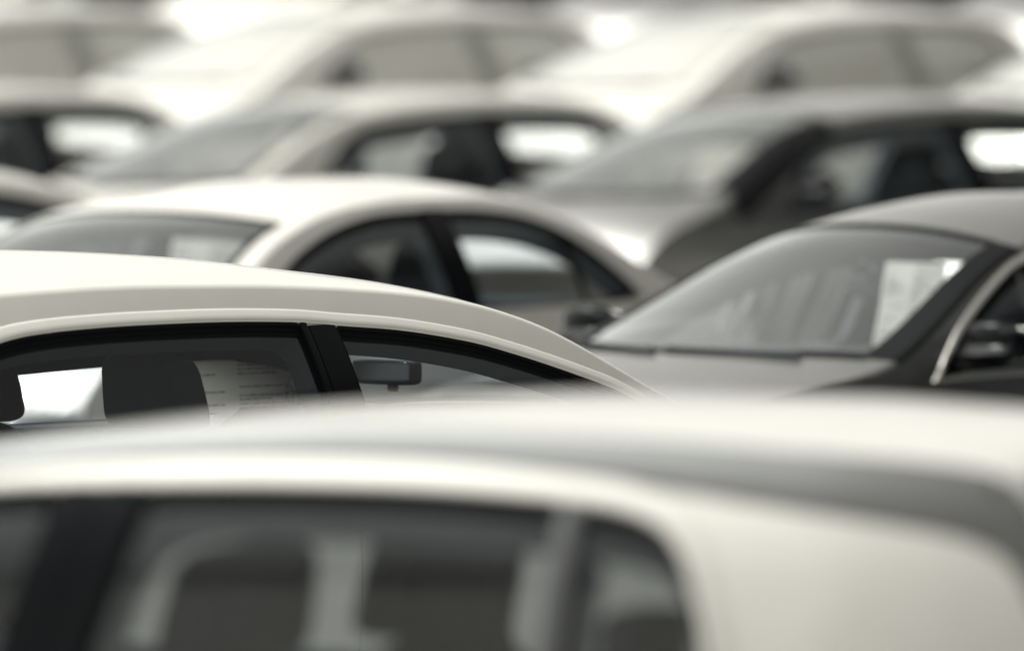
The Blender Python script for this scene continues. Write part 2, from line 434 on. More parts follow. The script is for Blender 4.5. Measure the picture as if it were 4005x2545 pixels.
def build_car(s, name, pos, ang, paint, lining, seats, label, group, z=0., glass='glass', screen='screen', chrome=False,
              pillar_black=False, hatch_gap=False, detail=1, far_hole=None, paint_mirror=None, trims=('rubber', 'gloss_black'), rear_glass=None):
    TR, TG = M[trims[0]], M[trims[1]]
    sp = .045 if detail else .07
    root = bpy.data.objects.new(name, None); COL.objects.link(root); root.empty_display_size = .3
    root.location = (pos[0], pos[1], z); root.rotation_euler = (0, 0, radians(ang))
    tagthing(root, label, 'car', group)
    pt = M[paint]; ln = M[lining]
    xc, xh, xrh, xrb = s.xcowl, s.xhead, s.xrhead, s.xrbase
    # --- station lists
    brk = [s.xt, s.xt + .05, xrb, xrh, xh, xc, s.xn - .05, s.xn]
    xs = np.concatenate([spaced(s, brk[i], brk[i + 1], sp)[:-1] for i in range(7)] + [[s.xn]])
    xs = np.unique(np.round(xs, 5))
    wd = s.Y(xs, s.R(xs)); v0 = 1 - (s.fil + .002) / wd
    e = .004; slope = (s.R(xs + e) - s.R(xs - e)) / (2 * e); L = np.sqrt(1 + slope ** 2)
    p2 = np.c_[xs + slope / L * s.fil, s.R(xs) - s.fil / L]
    p2 = p2[(p2[:, 0] > s.xt - .2)]
    # --- body: top strips, fillets, side skins
    body = MB()
    dlo = ccw(dedupe(smooth_line(s.dlo, 6)))
    (pf, pr) = s.pillar
    holes = {}; raw = {}
    LN = s.lean; sx = lambda z, a=seam_(s): a - LN * (max(z, s.zb) - 1.34)
    raw['front'] = clip(dlo, 1, LN, pf + LN * 1.34)
    holes['front'] = rounded(resample(clip(dlo, 1, LN, pf + LN * 1.34), .05), .018)
    rear = clip(dlo, -1, -LN, -pr - LN * 1.34)
    if s.quarter:
        holes['rear'] = rounded(resample(clip(rear, 1, 0, s.quarter[0]), .05), .018)
        holes['quarter'] = rounded(resample(clip(rear, -1, 0, -s.quarter[1]), .05), .03)
    else: holes['rear'] = rounded(resample(rear, .05), .018)
    if s.quarter: raw['rear'] = clip(rear, 1, 0, s.quarter[0]); raw['quarter'] = clip(rear, -1, 0, -s.quarter[1])
    else: raw['rear'] = rear
    grown = inset(dlo, -s.grow)
    seam = s.seam; zbot = .30
    # door outlines in side view
    def lower(poly_top, pts): return rounded(ccw(dedupe(poly_top + pts)), .03, 40)
    gt = clip(clip(grown, 1, LN, seam + s.gap * 1.5 + LN * 1.34), 0, 1, s.zb - .03)
    xfd = s.door_front
    front_tip = max(p[0] for p in gt)
    # top chain from front tip to seam (upper boundary)
    def chain(P, x_from, x_to):
        P = ccw(P); up = [p for p in P]; 
        mid = s.zb + .0
        c = [p for p in up if p[1] > mid - .02 and x_to - 1e-6 <= p[0] <= x_from + 1e-6]
        # keep only the upper boundary
        c2 = []
        belt = min(q[1] for q in P) + .012
        for p in c:
            if p[1] > belt: c2.append(p)
        return sorted(c2, key=lambda q: (-round(q[0], 3), -q[1]))
    top_f = chain(gt, 9, seam - .05 if LN else seam)
    fpoly = lower(top_f, [(sx(s.zb) + s.gap * 1.5, s.zb), (sx(0) + s.gap * 1.5, zbot), (xfd - .02, zbot), (xfd, .5), (xfd, s.zb - .06)])
    rear_src = clip(grown, -1, -LN, -(seam - s.gap * 1.5) - LN * 1.34)
    if s.quarter: rear_src = clip(rear_src, 1, 0, s.quarter[0] - .010)
    top_r = [p for p in chain(rear_src, 9, -9)]
    xr = min(p[0] for p in top_r); wx = s.xwr
    arc = [(wx + .375 * cos(radians(a)), .31 + .375 * sin(radians(a))) for a in (70, 50, 30, 12)]
    rpoly = lower(top_r, [(xr + .02, s.zb - .08)] + [p for p in arc if p[0] > xr] + [(wx + .40, zbot), (sx(0) - s.gap * 1.5, zbot), (sx(s.zb) - s.gap * 1.5, s.zb)])
    doors = {'front': fpoly, 'rear': rpoly}
    ok = (p2[:, 0] <= s.xn)
    topc = [tuple(p) for p in p2[ok]]
    zr = .22
    def arch(cx): return [(cx + .35 * cos(t), .31 + .35 * sin(t)) for t in np.linspace(pi + .25, -.25, 15)]
    a2 = [p for p in arch(s.xwr) if p[1] > zr] ; a1 = [p for p in arch(s.xwf) if p[1] > zr]
    base = [(s.xt, zr)] + [(a2[0][0], zr)] + a2 + [(a2[-1][0], zr), (a1[0][0], zr)] + a1 + [(a1[-1][0], zr), (s.xn, zr)]
    outer = dedupe(base + topc[::-1])
    # subdivide only long non-top edges
    outer2 = []
    for i in range(len(outer)):
        a, b = outer[i], outer[(i + 1) % len(outer)]; LL = math.hypot(b[0] - a[0], b[1] - a[1]); n = max(1, int(LL / .09)) if LL > .09 else 1
        for k in range(n): outer2.append((a[0] + (b[0] - a[0]) * k / n, a[1] + (b[1] - a[1]) * k / n))
    hl = [inset(doors['front'], -s.gap), inset(doors['rear'], -s.gap)]
    if s.quarter: hl.append(holes['quarter'])
    V2, T2 = tri2d(outer2, hl, sp * 1.3)
    for sg in (1, -1):
        P, N = s.side(V2, sg); body.add(P, [tuple(t) for t in T2], N)
        for h in hl[:2]:
            A, NA = s.side(h, sg); B_, _ = s.side(h, sg, -.03)
            Vv, Fv = strip([tuple(a) for a in A], [tuple(b) for b in B_]); body.add(Vv, Fv, list(NA) + list(NA))
        # fillet + top strips
        rows = []; rn = []
        vp = s.v0p
        for v in (vp, (vp + v0) / 2, v0):
            P_, N_ = s.top(xs, np.ones_like(xs) * v * sg); rows.append(P_); rn.append(N_)
        P0, N0 = rows[-1], rn[-1]
        P1, _ = s.top(xs, np.ones_like(xs) * sg)
        P2_, N2 = s.side(p2, sg)
        for t in (.2, .4, .6, .8, 1.):
            rows.append((1 - t) ** 2 * P0 + 2 * t * (1 - t) * P1 + t * t * P2_)
            nn = (1 - t) * N0 + t * N2; rn.append(nn / np.linalg.norm(nn, axis=1)[:, None])
        RR = np.stack(rows, 1).reshape(-1, 3); RN = np.stack(rn, 1).reshape(-1, 3)
        body.add(RR, gridf(len(xs), len(rows)), RN)
    vp = s.v0p; vs = np.linspace(-vp, vp, 25)
    for (a, b) in ((s.xt, s.xt + .05), (s.xn - .05, s.xn)):
        P, F_, N = s.topgrid(np.linspace(a, b, 3), vs); body.add(P, F_, N)
    # end caps
    for xe, d in ((s.xn, 1), (s.xt, -1)):
        vv = np.linspace(-1, 1, 17); ring = []
        tp, _ = s.top(np.ones(17) * xe, vv); zz = np.linspace(0, 1, 8)
        P = []
        for k in zz:
            for i, v in enumerate(vv):
                zt_ = tp[i][2]; zv = zt_ * (1 - k) + zr * k
                yv = float(s.Y(xe, zv)) * v
                P.append((tp[i][0] + d * .03 * sin(pi * k) * (1 - v ** 4), yv, zv))
        Nc = [(d, .15 * p[1], .1) for p in P]
        body.add(P, gridf(8, 17), Nc)
    bo = body.build('body', pt, root)
    # --- top panels
    def panel(nm, a, b, material, off=0, vr=vp, parent=root, nv=25, spc=sp):
        P, F_, N = s.topgrid(spaced(s, a, b, spc), np.linspace(-vr, vr, nv), off)
        return obj(nm, P, F_, material, parent, N)
    panel('bonnet', xc + .02, s.xn - .053, pt)
    panel('roof', xrh, xh, pt, nv=41, spc=.03)
    if not s.hatch: panel('boot_lid', s.xt + .053, xrb - .01, pt)
    else: panel('tailgate', s.xt + .053, xrb - .006, pt)
    # cowl
    panel('cowl_panel', xc, xc + .02, M['plastic'], -.006)
    def screen_part(nm, a, b, cowl_w, cowl_end):
        g = panel(nm, a, b, M[screen], -.003, vp - .004)
        R_ = MB(); q = spaced(s, a, b, sp); vin = vp - .035
        for sgn in (1, -1):
            P, F_, N = s.topgrid(q, np.array([vin, vp + .002]) * sgn, .0015); R_.add(P, F_, N)
        for (c0, c1) in (((a - .003), a + .03), ((b - cowl_w), b + .003)):
            P, F_, N = s.topgrid(np.linspace(c0, c1, 4), np.linspace(-vin, vin, 25), .0015); R_.add(P, F_, N)
        R_.build(nm + '_seal', TR, g)
        return g
    ws = screen_part('windscreen', xh, xc, .05, True)
    rg = screen_part('rear_window', xrb, xrh, .03, False) if xrb < xrh else None
    # --- doors with glass
    tt, ts, tb = s.trim
    for sg in (1, -1):
        for key in ('front', 'rear'):
            dp = doors[key]; hp = holes[key]
            V2, T2 = tri2d(resample(dp, .06), [hp], sp * 1.2)
            D = MB(); P, N = s.side(V2, sg); D.add(P, [tuple(t) for t in T2], N)
            A, NA = s.side(dp, sg); B_, _ = s.side(dp, sg, -.03); Vv, Fv = strip([tuple(a) for a in A], [tuple(b) for b in B_]); D.add(Vv, Fv, list(NA) * 2)
            dr = D.build(key + '_door', pt, root)
            # black weather frame stepping down to the glass
            Fm = MB(); loops = []
            for (k, off) in ((-.001, .0008), (.06, .004), (.28, .004), (.34, -.003), (.62, -.003), (.66, -.007), (.95, -.007), (1.05, -.013)):
                lp = inset(hp, ts * k, tt * k, tb * k); loops.append(s.side(lp, sg, off)[0])
            Vv = np.concatenate(loops); Fm.add(Vv, gridf(len(loops), len(hp), True)); Fm.build('window_frame', TR, dr, sharp=25)
            gp = inset(hp, ts * .98, tt * .98, tb * .98)
            V2, T2 = tri2d(gp, [], .08); P, N = s.side(V2, sg, -.011); obj('window_glass', P, T2, M[rear_glass if (rear_glass and key == 'rear' and sg < 0) else glass], dr, N)
            # pillar cover in gloss black
            x0, x1 = ((seam + .001, pf + .001) if key == 'front' else (pr - .001, seam - .001))
            zt_ = [p for p in hp if abs(p[0] - (pf if key == 'front' else pr)) < .06]
            ztop = max(p[1] for p in hp if abs(p[0] - (pf if key == 'front' else pr)) < .08 or (LN and abs(p[0] - pf) < .2)) + .003
            if x1 - x0 > .012:
                zz = np.linspace(s.zb + .01, ztop, 12); G = [(x - LN * (q - 1.34), q) for q in zz for x in (x0, x0 + .001, (x0 + x1) / 2, x1 - .001, x1)]
                offs = np.array([-.002, .0035, .0045, .0035, -.002] * 12)
                P, N = s.side(G, sg, offs); obj('pillar_trim', P, gridf(12, 5), TG, dr)
            # handle
            hx = (seam + .10) if key == 'front' else (s.pillar[1] - .72 if s.pillar[1] - .72 > s.xwr else s.xwr + .12)
            if key == 'rear': hx = max(hx, xr + .1)
            zz = s.zb - .12; y = float(s.Y(hx, zz))
            V_, F_ = tube([(hx, sg * (y - .01), zz), (hx + .01, sg * (y + .028), zz), (hx + .08, sg * (y + .035), zz + .003), (hx + .16, sg * (y + .028), zz + .003), (hx + .17, sg * (y - .01), zz)], .011, 8)
            obj('door_handle', V_, F_, pt if not chrome else M['chrome'], dr)
        if s.quarter:
            hp = holes['quarter']; loops = [s.side(inset(hp, ts * k, tt * k, tb * k), sg, o_)[0] for k, o_ in ((0, .0008), (.3, .004), (.7, -.002), (1.05, -.010))]
            q = MB(); q.add(np.concatenate(loops), gridf(4, len(hp), True)); qf = q.build('quarter_window', TR, root)
            V2, T2 = tri2d(inset(hp, ts * .98, tt * .98, tb * .98), [], .08); P, N = s.side(V2, sg, -.008); obj('pane', P, T2, M[glass], qf, N)
        if s.quarter:
            zt_ = max(p[1] for p in dlo if abs(p[0] - s.quarter[0]) < .05) - .004
            G = [(x, z) for z in np.linspace(s.zb + .01, zt_, 10) for x in (s.quarter[1] - .006, s.quarter[1], (s.quarter[0] + s.quarter[1]) / 2, s.quarter[0], s.quarter[0] + .006)]
            P, N = s.side(G, sg, np.array([.002, .006, .0065, .006, .002] * 10)); obj('window_divider', P, gridf(10, 5), M['grey_trim'], root)
        if s.divider:
            x0, x1, sl_ = s.divider
            zt_ = max(p[1] for p in dlo if abs(p[0] - x0) < .08) - .01
            zz = np.linspace(s.zb + .01, zt_, 10); G = []
            for q in zz:
                for k in range(5): G.append((x0 + (x1 - x0) * k / 4 + sl_ * (q - zt_), q))
            P, N = s.side(G, sg, np.array([-.010, -.002, .001, -.002, -.010] * 10)); obj('window_divider', P, gridf(10, 5), TR, root)
        if chrome or pillar_black:  # matte black laid over the pillar top to blot out its bright sky reflection
            q = spaced(s, xh, xc + .02, .05); k_ = [int(np.argmin(abs(xs - a_))) for a_ in q]; k_ = sorted(set(k_))
            RR2 = []; 
            for v in (s.v0p, .93, .96):
                P_, N_ = s.top(xs[k_], np.ones(len(k_)) * v * sg, .0018); RR2.append(P_)
            P_, N_ = s.top(xs[k_], v0[k_] * sg, .0018); RR2.append(P_)
            P_, N_ = s.top(xs[k_], np.ones(len(k_)) * sg, .0005); RR2.append(P_)
            P_, N_ = s.side(p2[k_], sg, .0018); RR2.append(P_)
            obj('pillar_top_cover', np.stack(RR2, 1).reshape(-1, 3), gridf(len(k_), len(RR2)), TR, root, sharp=None)
        if pillar_black:
            q = np.linspace(xh + .06, s.xcowl + .03, 22); dt_ = pchip(sorted({round(p[0], 2): p[1] for p in s.dlo if p[1] > s.zb + .06 or p[0] > 1.4}.items()))
            G = []
            for x in q:
                z1 = float(s.R(x)) - .018; z0 = min(z1 - .01, float(dt_(x)) + .004 if x < s.dlo[0][0] else s.zb - .01)
                z0 = max(z0, z1 - .13)
                for k in range(5): G.append((x, z1 + (z0 - z1) * k / 4))
            P, N = s.side(G, sg, np.array([.001, .0035, .0035, .0035, .001] * 22)); obj('pillar_cover', P, gridf(22, 5), TG, root, N)
        if hatch_gap:
            k_ = [i for i in range(len(xs)) if -1.68 <= xs[i] <= 1.2]; dep = np.interp(xs[k_], [-1.6, -1.1, -.6, .2, 1.2], [.105, .075, .046, .040, .03]); RR2 = []
            P_, _ = s.top(xs[k_], np.ones(len(k_)) * sg, .0005); RR2.append(P_)
            for q, o_ in ((.25, .0045), (.5, .005), (.8, .0045), (1., .0005)):
                P_, _ = s.side(np.c_[xs[k_], s.R(xs[k_]) - .008 - dep * q], sg, o_); RR2.append(P_)
            obj('roof_rail', np.stack(RR2, 1).reshape(-1, 3), gridf(len(k_), len(RR2)), M['satin'], root, sharp=None)
            G = [(x, z) for z in np.linspace(1.325, 1.395, 5) for x in (-1.565, -1.55, -1.535)]
            P, N = s.side(G, sg, np.array([0, .004, 0] * 5)); obj('tailgate_gap_seal', P, gridf(5, 3), TR, root, N)
        if s.flange:
            lp = [(-s.flange - .003, -.002), (-s.flange, .0025), (-s.flange * .8, .0045), (-s.flange * .45, .0075), (-s.flange * .15, .0095), (-.001, .0085), (.0015, .001)]
            tp_ = dlo; loops = []
            for k, o_ in lp: loops.append(s.side(inset(dlo, k), sg, o_ * s.flk)[0])
            q = MB(); q.add(np.concatenate(loops), gridf(len(lp), len(dlo), True)); q.build('window_flange', pt, root, sharp=60)
        if chrome:
            lp = [(k, o_) for k, o_ in ((-.026, -.001), (-.022, .006), (-.012, .010), (-.003, .008), (.001, .001))]
            loops = [s.side(inset(dlo, k), sg, o_)[0] for k, o_ in lp]
            q = MB(); q.add(np.concatenate(loops), gridf(5, len(dlo), True)); q.build('chrome_window_trim', M['chrome'], root)
        # --- inner side trim
        lo = s.lin
        hs = []; jambs = MB()
        inn = inset(ccw(dedupe([(s.xwr - .30, .32), (xc - .05, .32)] + [tuple(p) for p in p2 if xrb <= p[0] <= xc][::-1])), .02)
        srcs = [(k, holes[k]) for k in holes]
        for k, hp in srcs:
            hh = inset(ccw(raw[k]), ts + lo[0], tt + lo[1], tb + .01)
            hh = clip(hh, 0, 1, s.zb + .03)
            if far_hole and sg == far_hole[0] and k == far_hole[1]: hh = far_hole[2]
            hh = rounded(resample(clip(clip(hh, 1, 0, -9), 1, 0, -9), .05), s.linr if k != 'quarter' else .05, 30)
            hs.append(hh)
        V2, T2 = tri2d(resample(inn, .06), hs, .07); P, N = s.side(V2, sg, -.075)
        Tm = MB(); Tm.add(P, [tuple(t) for t in T2], N)
        for (k, hp), hh in zip(srcs, hs):
            gp = ccw(inset(hp, ts * .9, tt * .9, tb * .9)); n = 60
            def rs(Pq, n=n):
                Pq = ccw(Pq); c = np.mean(Pq, 0); Lq = [0]
                i0 = int(np.argmin([p[0] + p[1] for p in Pq])); Pq = Pq[i0:] + Pq[:i0]
                A_ = np.array(Pq + [Pq[0]]); d = np.r_[0, np.cumsum(np.hypot(*np.diff(A_, axis=0).T))]; t = np.linspace(0, d[-1], n + 1)[:-1]
                return np.c_[np.interp(t, d, A_[:, 0]), np.interp(t, d, A_[:, 1])]
            a_, na = s.side(rs(gp), sg, -.016); b_, nb = s.side(rs(hh), sg, -.075)
            Tm.add(np.r_[a_, b_], gridf(2, n, True), np.r_[nb, nb])
        Tm.N = []
        Tm.build('side_trim', ln, root, sharp=30)
        # pillar inner trim, from top strip to side trim
        q = spaced(s, xrb, xc, .06)
        A_, _ = s.top(q, np.ones_like(q) * (vp - .012) * sg, -.02)
        A0, _ = s.top(q, np.ones_like(q) * (vp + .01) * sg, -.004)
        B_, _ = s.side(np.c_[q, s.R(q) - .05], sg, -.078)
        if detail or True:
            Vv = np.stack([A0, A_, B_], 1).reshape(-1, 3); obj('pillar_lining', Vv, gridf(len(q), 3), ln, root, sharp=50)
        # wing mirror
        bx = s.mirror_x; bz = s.zb + s.mirror_z; by = float(s.Y(bx, bz))
        mh = 'gloss_black' if (paint_mirror == 'black') else paint
        def mf(x, y, z_): return (x * (1 - .25 * abs(y) / .1) + .04 * (z_ < 0), y, z_ * (1 - .2 * (y * 1 > .05)))
        V_, F_ = superbox((bx + .02, sg * (by + .14), bz + .07), (.12, .24, .15), .55, mf)
        mo = obj('wing_mirror', V_, F_, M[mh], root)
        V_, F_ = bar((bx + .02, sg * (by - .02), bz - .005), (bx + .02, sg * (by + .09), bz + .03), .07, .03); obj('mirror_arm', V_, F_, M['plastic'], mo)
        V_, F_ = superbox((bx - .035, sg * (by + .14), bz + .07), (.012, .2, .115), .4); obj('mirror_glass', V_, F_, M['mirror'], mo)
        # sail triangle
        # wheels
        for wx_ in (s.xwf, s.xwr):
            wy = s.wb - .12
            wo = bpy.data.objects.new('wheel', None); COL.objects.link(wo); wo.parent = root; wo.location = (wx_, sg * wy, .31)
            V_, F_ = lathe_y([(.20, -.09), (.285, -.10), (.305, -.085), (.31, -.05), (.31, .05), (.305, .085), (.285, .10), (.20, .09), (.20, -.09)], 36)
            obj('tyre', V_, F_, M['tyre'], wo)
            rim = MB(); V_, F_ = lathe_y([(.205, -.08), (.19, -.06), (.19, .04), (.205, .085), (.195, .09), (.18, .07), (.175, .03)], 36); rim.add(V_, F_)
            for k in range(5):
                a = 2 * pi * k / 5
                V_, F_ = bar((.03 * cos(a), sg * .06, .03 * sin(a)), (.185 * cos(a), sg * .045, .185 * sin(a)), .05, .02); rim.add(V_, F_)
            V_, F_ = lathe_y([(.001, sg * .075), (.045, sg * .07), (.05, sg * .03)], 20); rim.add(V_, F_)
            rim.build('rim', M['alloy'], wo)
            V_, F_ = lathe_y([(.001, sg * -.02), (.19, sg * -.02)], 24); obj('brake_disc', V_, F_, M['plastic'], wo)
        # lamps
        zl = float(s.R(s.xn)) - .10; yl = float(s.Y(s.xn, zl)) * .78
        V_, F_ = superbox((s.xn - .015 - float(s.BD(s.xn)) * .36, sg * yl, zl), (.20, .36, .15), .6, lambda x, y, z_: (x - abs(y) * .5 * (1 if y * sg > 0 else 0), y, z_)); obj('headlight', V_, F_, M['lamp'], root)
        zl = min(float(s.R(s.xt)) - .13, .85); yl = float(s.Y(s.xt, zl)) * .8
        V_, F_ = superbox((s.xt + .04 - float(s.BD(s.xt)) * .34, sg * yl * .97, zl), (.16, .26, .17), .55); obj('tail_light', V_, F_, M['tail'], root)
    # --- headliner, pillar top
    q = spaced(s, xrh, xh, .08); vs2 = np.linspace(-.92, .92, 17)
    P, F_, N = s.topgrid(q, vs2, -.045); hl_ = MB(); hl_.add(P, F_, N)
    A_, _ = s.top(np.ones(17) * xh, vs2, -.045); B_, _ = s.top(np.ones(17) * (xh - .0), vs2, -.003); hl_.add(np.r_[A_, B_], gridf(2, 17), np.r_[A_ * 0 + (0, 0, -1), A_ * 0 + (0, 0, -1)])
    hl_.N = []; hl_.build('headliner', ln, root, sharp=60)
    # bumpers
    for xe, d, zz in ((s.xn, 1, .40), (s.xt, -1, .42)):
        prof = [(-.10, -.19), (.03, -.18), (.06, -.10), (.07, 0), (.055, .10), (.02, .15), (-.10, .16)]
        V_ = []; nn = 25
        for i in range(nn):
            v = -1 + 2 * i / (nn - 1); yy = v * (float(s.Y(xe, .5)) + .012); cx_ = xe - float(s.BD(xe)) * (1 - v * v) - d * (.10 * abs(v) ** 6)
            for (a, b) in prof: V_.append((cx_ + d * a, yy, zz + b))
        obj('bumper', V_, gridf(nn, len(prof)), pt, root, sharp=40)
    # grille
    V_, F_ = superbox((s.xn + .025 - float(s.BD(s.xn)), 0, float(s.R(s.xn)) - .115), (.05, .66, .13), .3); go = obj('grille', V_, F_, M['plastic'], root)
    # floor and bulkheads
    fl = MB()
    for a, b in (((s.xwr - .3, 0, .27), (xc, 0, .27)),):
        V_, F_ = bar(a, b, 1.5, .04); fl.add(V_, F_)
    V_, F_ = bar((xc + .0, 0, .3), (xc + .0, 0, s.zb - .05), 1.40, .04); fl.add(V_, F_)
    V_, F_ = bar((s.xwr - .35, 0, .3), (s.xwr - .35, 0, s.zb - .12), 1.36, .04); fl.add(V_, F_)
    fl.build('floor_pan', M['lining_dark'], root)
    # dashboard, following the windscreen base
    zc_ = s.dash_z; vd = np.linspace(-1, 1, 17); prof = [(xc - .02, zc_ - .05), (xc - .02, zc_ - .02), (xc - .30, zc_ + .0), (xc - .52, zc_ + .0), (xc - .60, zc_ - .04), (xc - .60, zc_ - .30), (xc - .45, zc_ - .40)]
    V_ = []
    for (x, z_) in prof:
        for v in vd: V_.append((x + (.18 * (1 - v * v) if x > xc - .1 else 0), v * (s.wb - .12), z_ + (.02 * math.exp(-((v - .5) / .25) ** 2) if xc - .55 < x < xc - .2 else 0)))
    da = obj('dashboard', V_, gridf(len(prof), 17), M['plastic'] if lining == 'lining_dark' else M['plastic'], root)
    # steering wheel (left-hand drive)
    a_ = []
    for k in range(29):
        t = 2 * pi * k / 28; a_.append((xc - .70 + .18 * sin(t) * .42, .37 + .185 * cos(t), s.zb - .16 + .18 * sin(t) * .9))
    V_, F_ = tube(a_, .016, 8, False); sw = obj('steering_wheel', V_, F_, M['plastic'], da)
    # rear shelf
    V_, F_ = superbox(((xrb + xrh) / 2 + .05, 0, s.zb - .02), (abs(xrh - xrb) * .9, 1.25, .05), .2); obj('rear_shelf', V_, F_, M['lining_dark'], root)
    # seats
    fb = M[seats]; sx = s.seat_x; st = s.seat_top
    for sg in (1, -1):
        yy = sg * .37
        V_, F_ = superbox((sx - .04, yy, st - .52), (.14, .50, .64), .42, lambda x, y, z_: (x - z_ * .28 + .05 * (abs(y) / .25) ** 3, y * (1 - .22 * max(0, z_ / .32)), z_))
        se = obj('seat', V_, F_, fb, root)
        V_, F_ = superbox((sx + .30, yy, .47), (.52, .50, .16), .4); obj('seat_cushion', V_, F_, fb, se)
        V_, F_ = superbox((sx - .10, yy, st - .105), (.115, s.hw, .21), .40, lambda x, y, z_: (x - z_ * .2 + .3 * y * y, y * (1 - .9 * z_), z_), 18, 28)
        obj('headrest', V_, F_, fb, se)
        for py in (-.05, .05):
            V_, F_ = tube([(sx - .085, yy + py, st - .28), (sx - .095, yy + py, st - .16)], .006); obj('headrest_post', V_, F_, M['chrome'], se)
    bx = s.bench_x
    V_, F_ = superbox((bx, 0, st - .55), (.16, 1.26, .60), .3, lambda x, y, z_: (x - z_ * .35, y, z_)); rb = obj('rear_seat', V_, F_, fb, root)
    V_, F_ = superbox((bx + .30, 0, .48), (.50, 1.26, .16), .3); obj('seat_cushion', V_, F_, fb, rb)
    for yy in (-.38, .38):
        V_, F_ = superbox((bx - .13, yy, st + s.hr[0] + .0), (.09, .24, .15), .45); obj('headrest', V_, F_, fb, rb)
    # interior mirror
    mx_, mz_ = s.imirror
    V_, F_ = superbox((mx_, .0, mz_), (.035, .24, .075), .35, lambda x, y, z_: (x - .10 * y, y, z_)); im = obj('rear_view_mirror', V_, F_, M['plastic'], root)
    V_, F_ = superbox((mx_ - .019, .0, mz_), (.004, .215, .058), .3, lambda x, y, z_: (x - .10 * y, y, z_)); obj('mirror_glass', V_, F_, M['mirror_dim'], im)
    V_, F_ = tube([(mx_ + .01, 0, mz_ + .02), (mx_ + .06, 0, mz_ + .09)], .011); obj('mirror_stem', V_, F_, M['plastic'], im)
    V_, F_ = superbox((mx_ - .005, -.03, mz_ - .045), (.02, .03, .022), .3); obj('mirror_lever', V_, F_, M['plastic'], im)
    # sun visors folded up against the header
    for yy in (-.33, .33):
        P, F_, N = s.topgrid(np.linspace(xh - .26, xh - .04, 4), np.linspace(yy / .6 - .24, yy / .6 + .24, 6), -.062); obj('sun_visor', P, F_, ln, root, N)
    # wipers
    for (ya, yb) in ((-.05, -.62), (.52, -.02)):
        def pt_(x, y): 
            v = y / float(s.Y(x, s.R(x))); p, _ = s.top(np.array([x]), np.array([v]), .014); return tuple(p[0])
        pts = [pt_(xc + .015 - .035 * k / 6, ya + (yb - ya) * k / 6) for k in range(7)]
        V_, F_ = tube(pts, [.011, .010, .008, .007, .006, .005, .004], 6); wi = obj('wiper', V_, F_, M['plastic'], root)
    return root

def car_point(pos, ang, z0, p):
    a = radians(ang); return Vector((pos[0] + cos(a) * p[0] - sin(a) * p[1], pos[1] + sin(a) * p[0] + cos(a) * p[1], z0 + p[2]))

# ------------------------------------------------------------------ car shapes (car frame: x forward, z up, metres)
NOSE = lambda x: -.25
SPEC_B = CarSpec(mirror_z=-.06, hr=(-.36, 0), gap=.0004, xn=2.32, xt=-2.5, grow=.006, flange=.034, xwf=1.85, xwr=-1.25,
    rail=[(-2.56,.60),(-2.5,.72),(-2.42,.9),(-2.3,1.0),(-2.1,1.05),(-1.95,1.11),(-1.65,1.27),(-1.35,1.36),(-1.03,1.393),(-.6,1.404),(-.37,1.401),(-.14,1.396),(.087,1.386),
          (.32,1.37),(.474,1.354),(.669,1.321),(.785,1.290),(.892,1.252),(.986,1.207),(1.074,1.158),(1.164,1.107),(1.239,1.066),(1.40,.985),(1.50,.95),(1.7,.915),(2.0,.85),(2.25,.74),(2.34,.62)],
    crown=[(-2.56,.04),(-2.1,.06),(-1.6,.09),(-1.0,.086),(-.5,.082),(0,.066),(.4,.050),(.67,.055),(1.1,.10),(1.5,.11),(1.7,.08),(2.34,.05)],
    bend=[(-2.56,.22),(-2.0,.16),(-1.35,.07),(-.4,0),(.4,-.05),(.67,-.10),(1.5,-.24),(2.34,-.26)],
    dlo=[(1.30,.955),(1.19,1.012),(1.073,1.073),(.988,1.105),(.843,1.151),(.698,1.192),(.551,1.227),(.325,1.262),(.095,1.282),(-.056,1.295),(-.284,1.303),(-.511,1.304),(-.734,1.301),
         (-.955,1.291),(-1.106,1.272),(-1.3,1.225),(-1.5,1.13),(-1.62,1.03),(-1.64,.965),(-1.5,.955),(-.8,.95),(0,.95),(.8,.95)],
    xcowl=1.5, xhead=.67, xrhead=-1.35, xrbase=-2.0, mirror_x=1.12, dash_z=.98, imirror=(.93, 1.112), bench_x=-1.25,
    pillar=(.074,-.05), seam=-.025, lin=(.015,.002), linr=.08, seat_x=-.205, seat_top=1.213, hw=.33)

SPEC_C = CarSpec(hr=(-.36, 0), wb=.83, zb=.95, xn=2.25, xt=-2.1, grow=.030, xwf=1.75, xwr=-1.0,
    rail=[(-2.15,.66),(-2.1,.80),(-2.02,.91),(-1.9,.965),(-1.65,.99),(-1.5,1.02),(-1.431,1.049),(-1.285,1.115),(-1.067,1.223),(-.847,1.309),(-.603,1.365),(-.331,1.386),(.086,1.385),
          (.367,1.368),(.663,1.327),(.852,1.280),(.995,1.235),(1.173,1.158),(1.35,1.07),(1.5,.995),(1.62,.955),(1.9,.90),(2.15,.80),(2.29,.64)],
    crown=[(-2.15,.04),(-1.5,.07),(-1.0,.07),(0,.062),(.8,.07),(1.2,.11),(1.6,.11),(1.8,.08),(2.29,.05)],
    bend=[(-2.15,.22),(-1.5,.15),(-.75,.06),(-.2,0),(.4,-.05),(.8,-.09),(1.6,-.22),(2.29,-.26)],
    dlo=[(1.40,.97),(1.2,1.06),(1.038,1.133),(.905,1.192),(.731,1.25),(.566,1.29),(.414,1.316),(.273,1.33),(.053,1.337),(-.279,1.334),(-.55,1.313),(-.744,1.272),(-.9,1.211),(-1.043,1.125),
         (-1.19,1.015),(-1.2,.975),(-1.0,.965),(-.3,.96),(.4,.96),(1.0,.965)],
    xcowl=1.6, xhead=.80, xrhead=-.75, xrbase=-1.52, mirror_x=1.22, dash_z=1.0, imirror=(.72, 1.20), bench_x=-1.0,
    pillar=(.035,-.115), seam=-.04, divider=(-.84,-.80,.06), seat_x=-.27, seat_top=1.21, lin=(.02,.045))

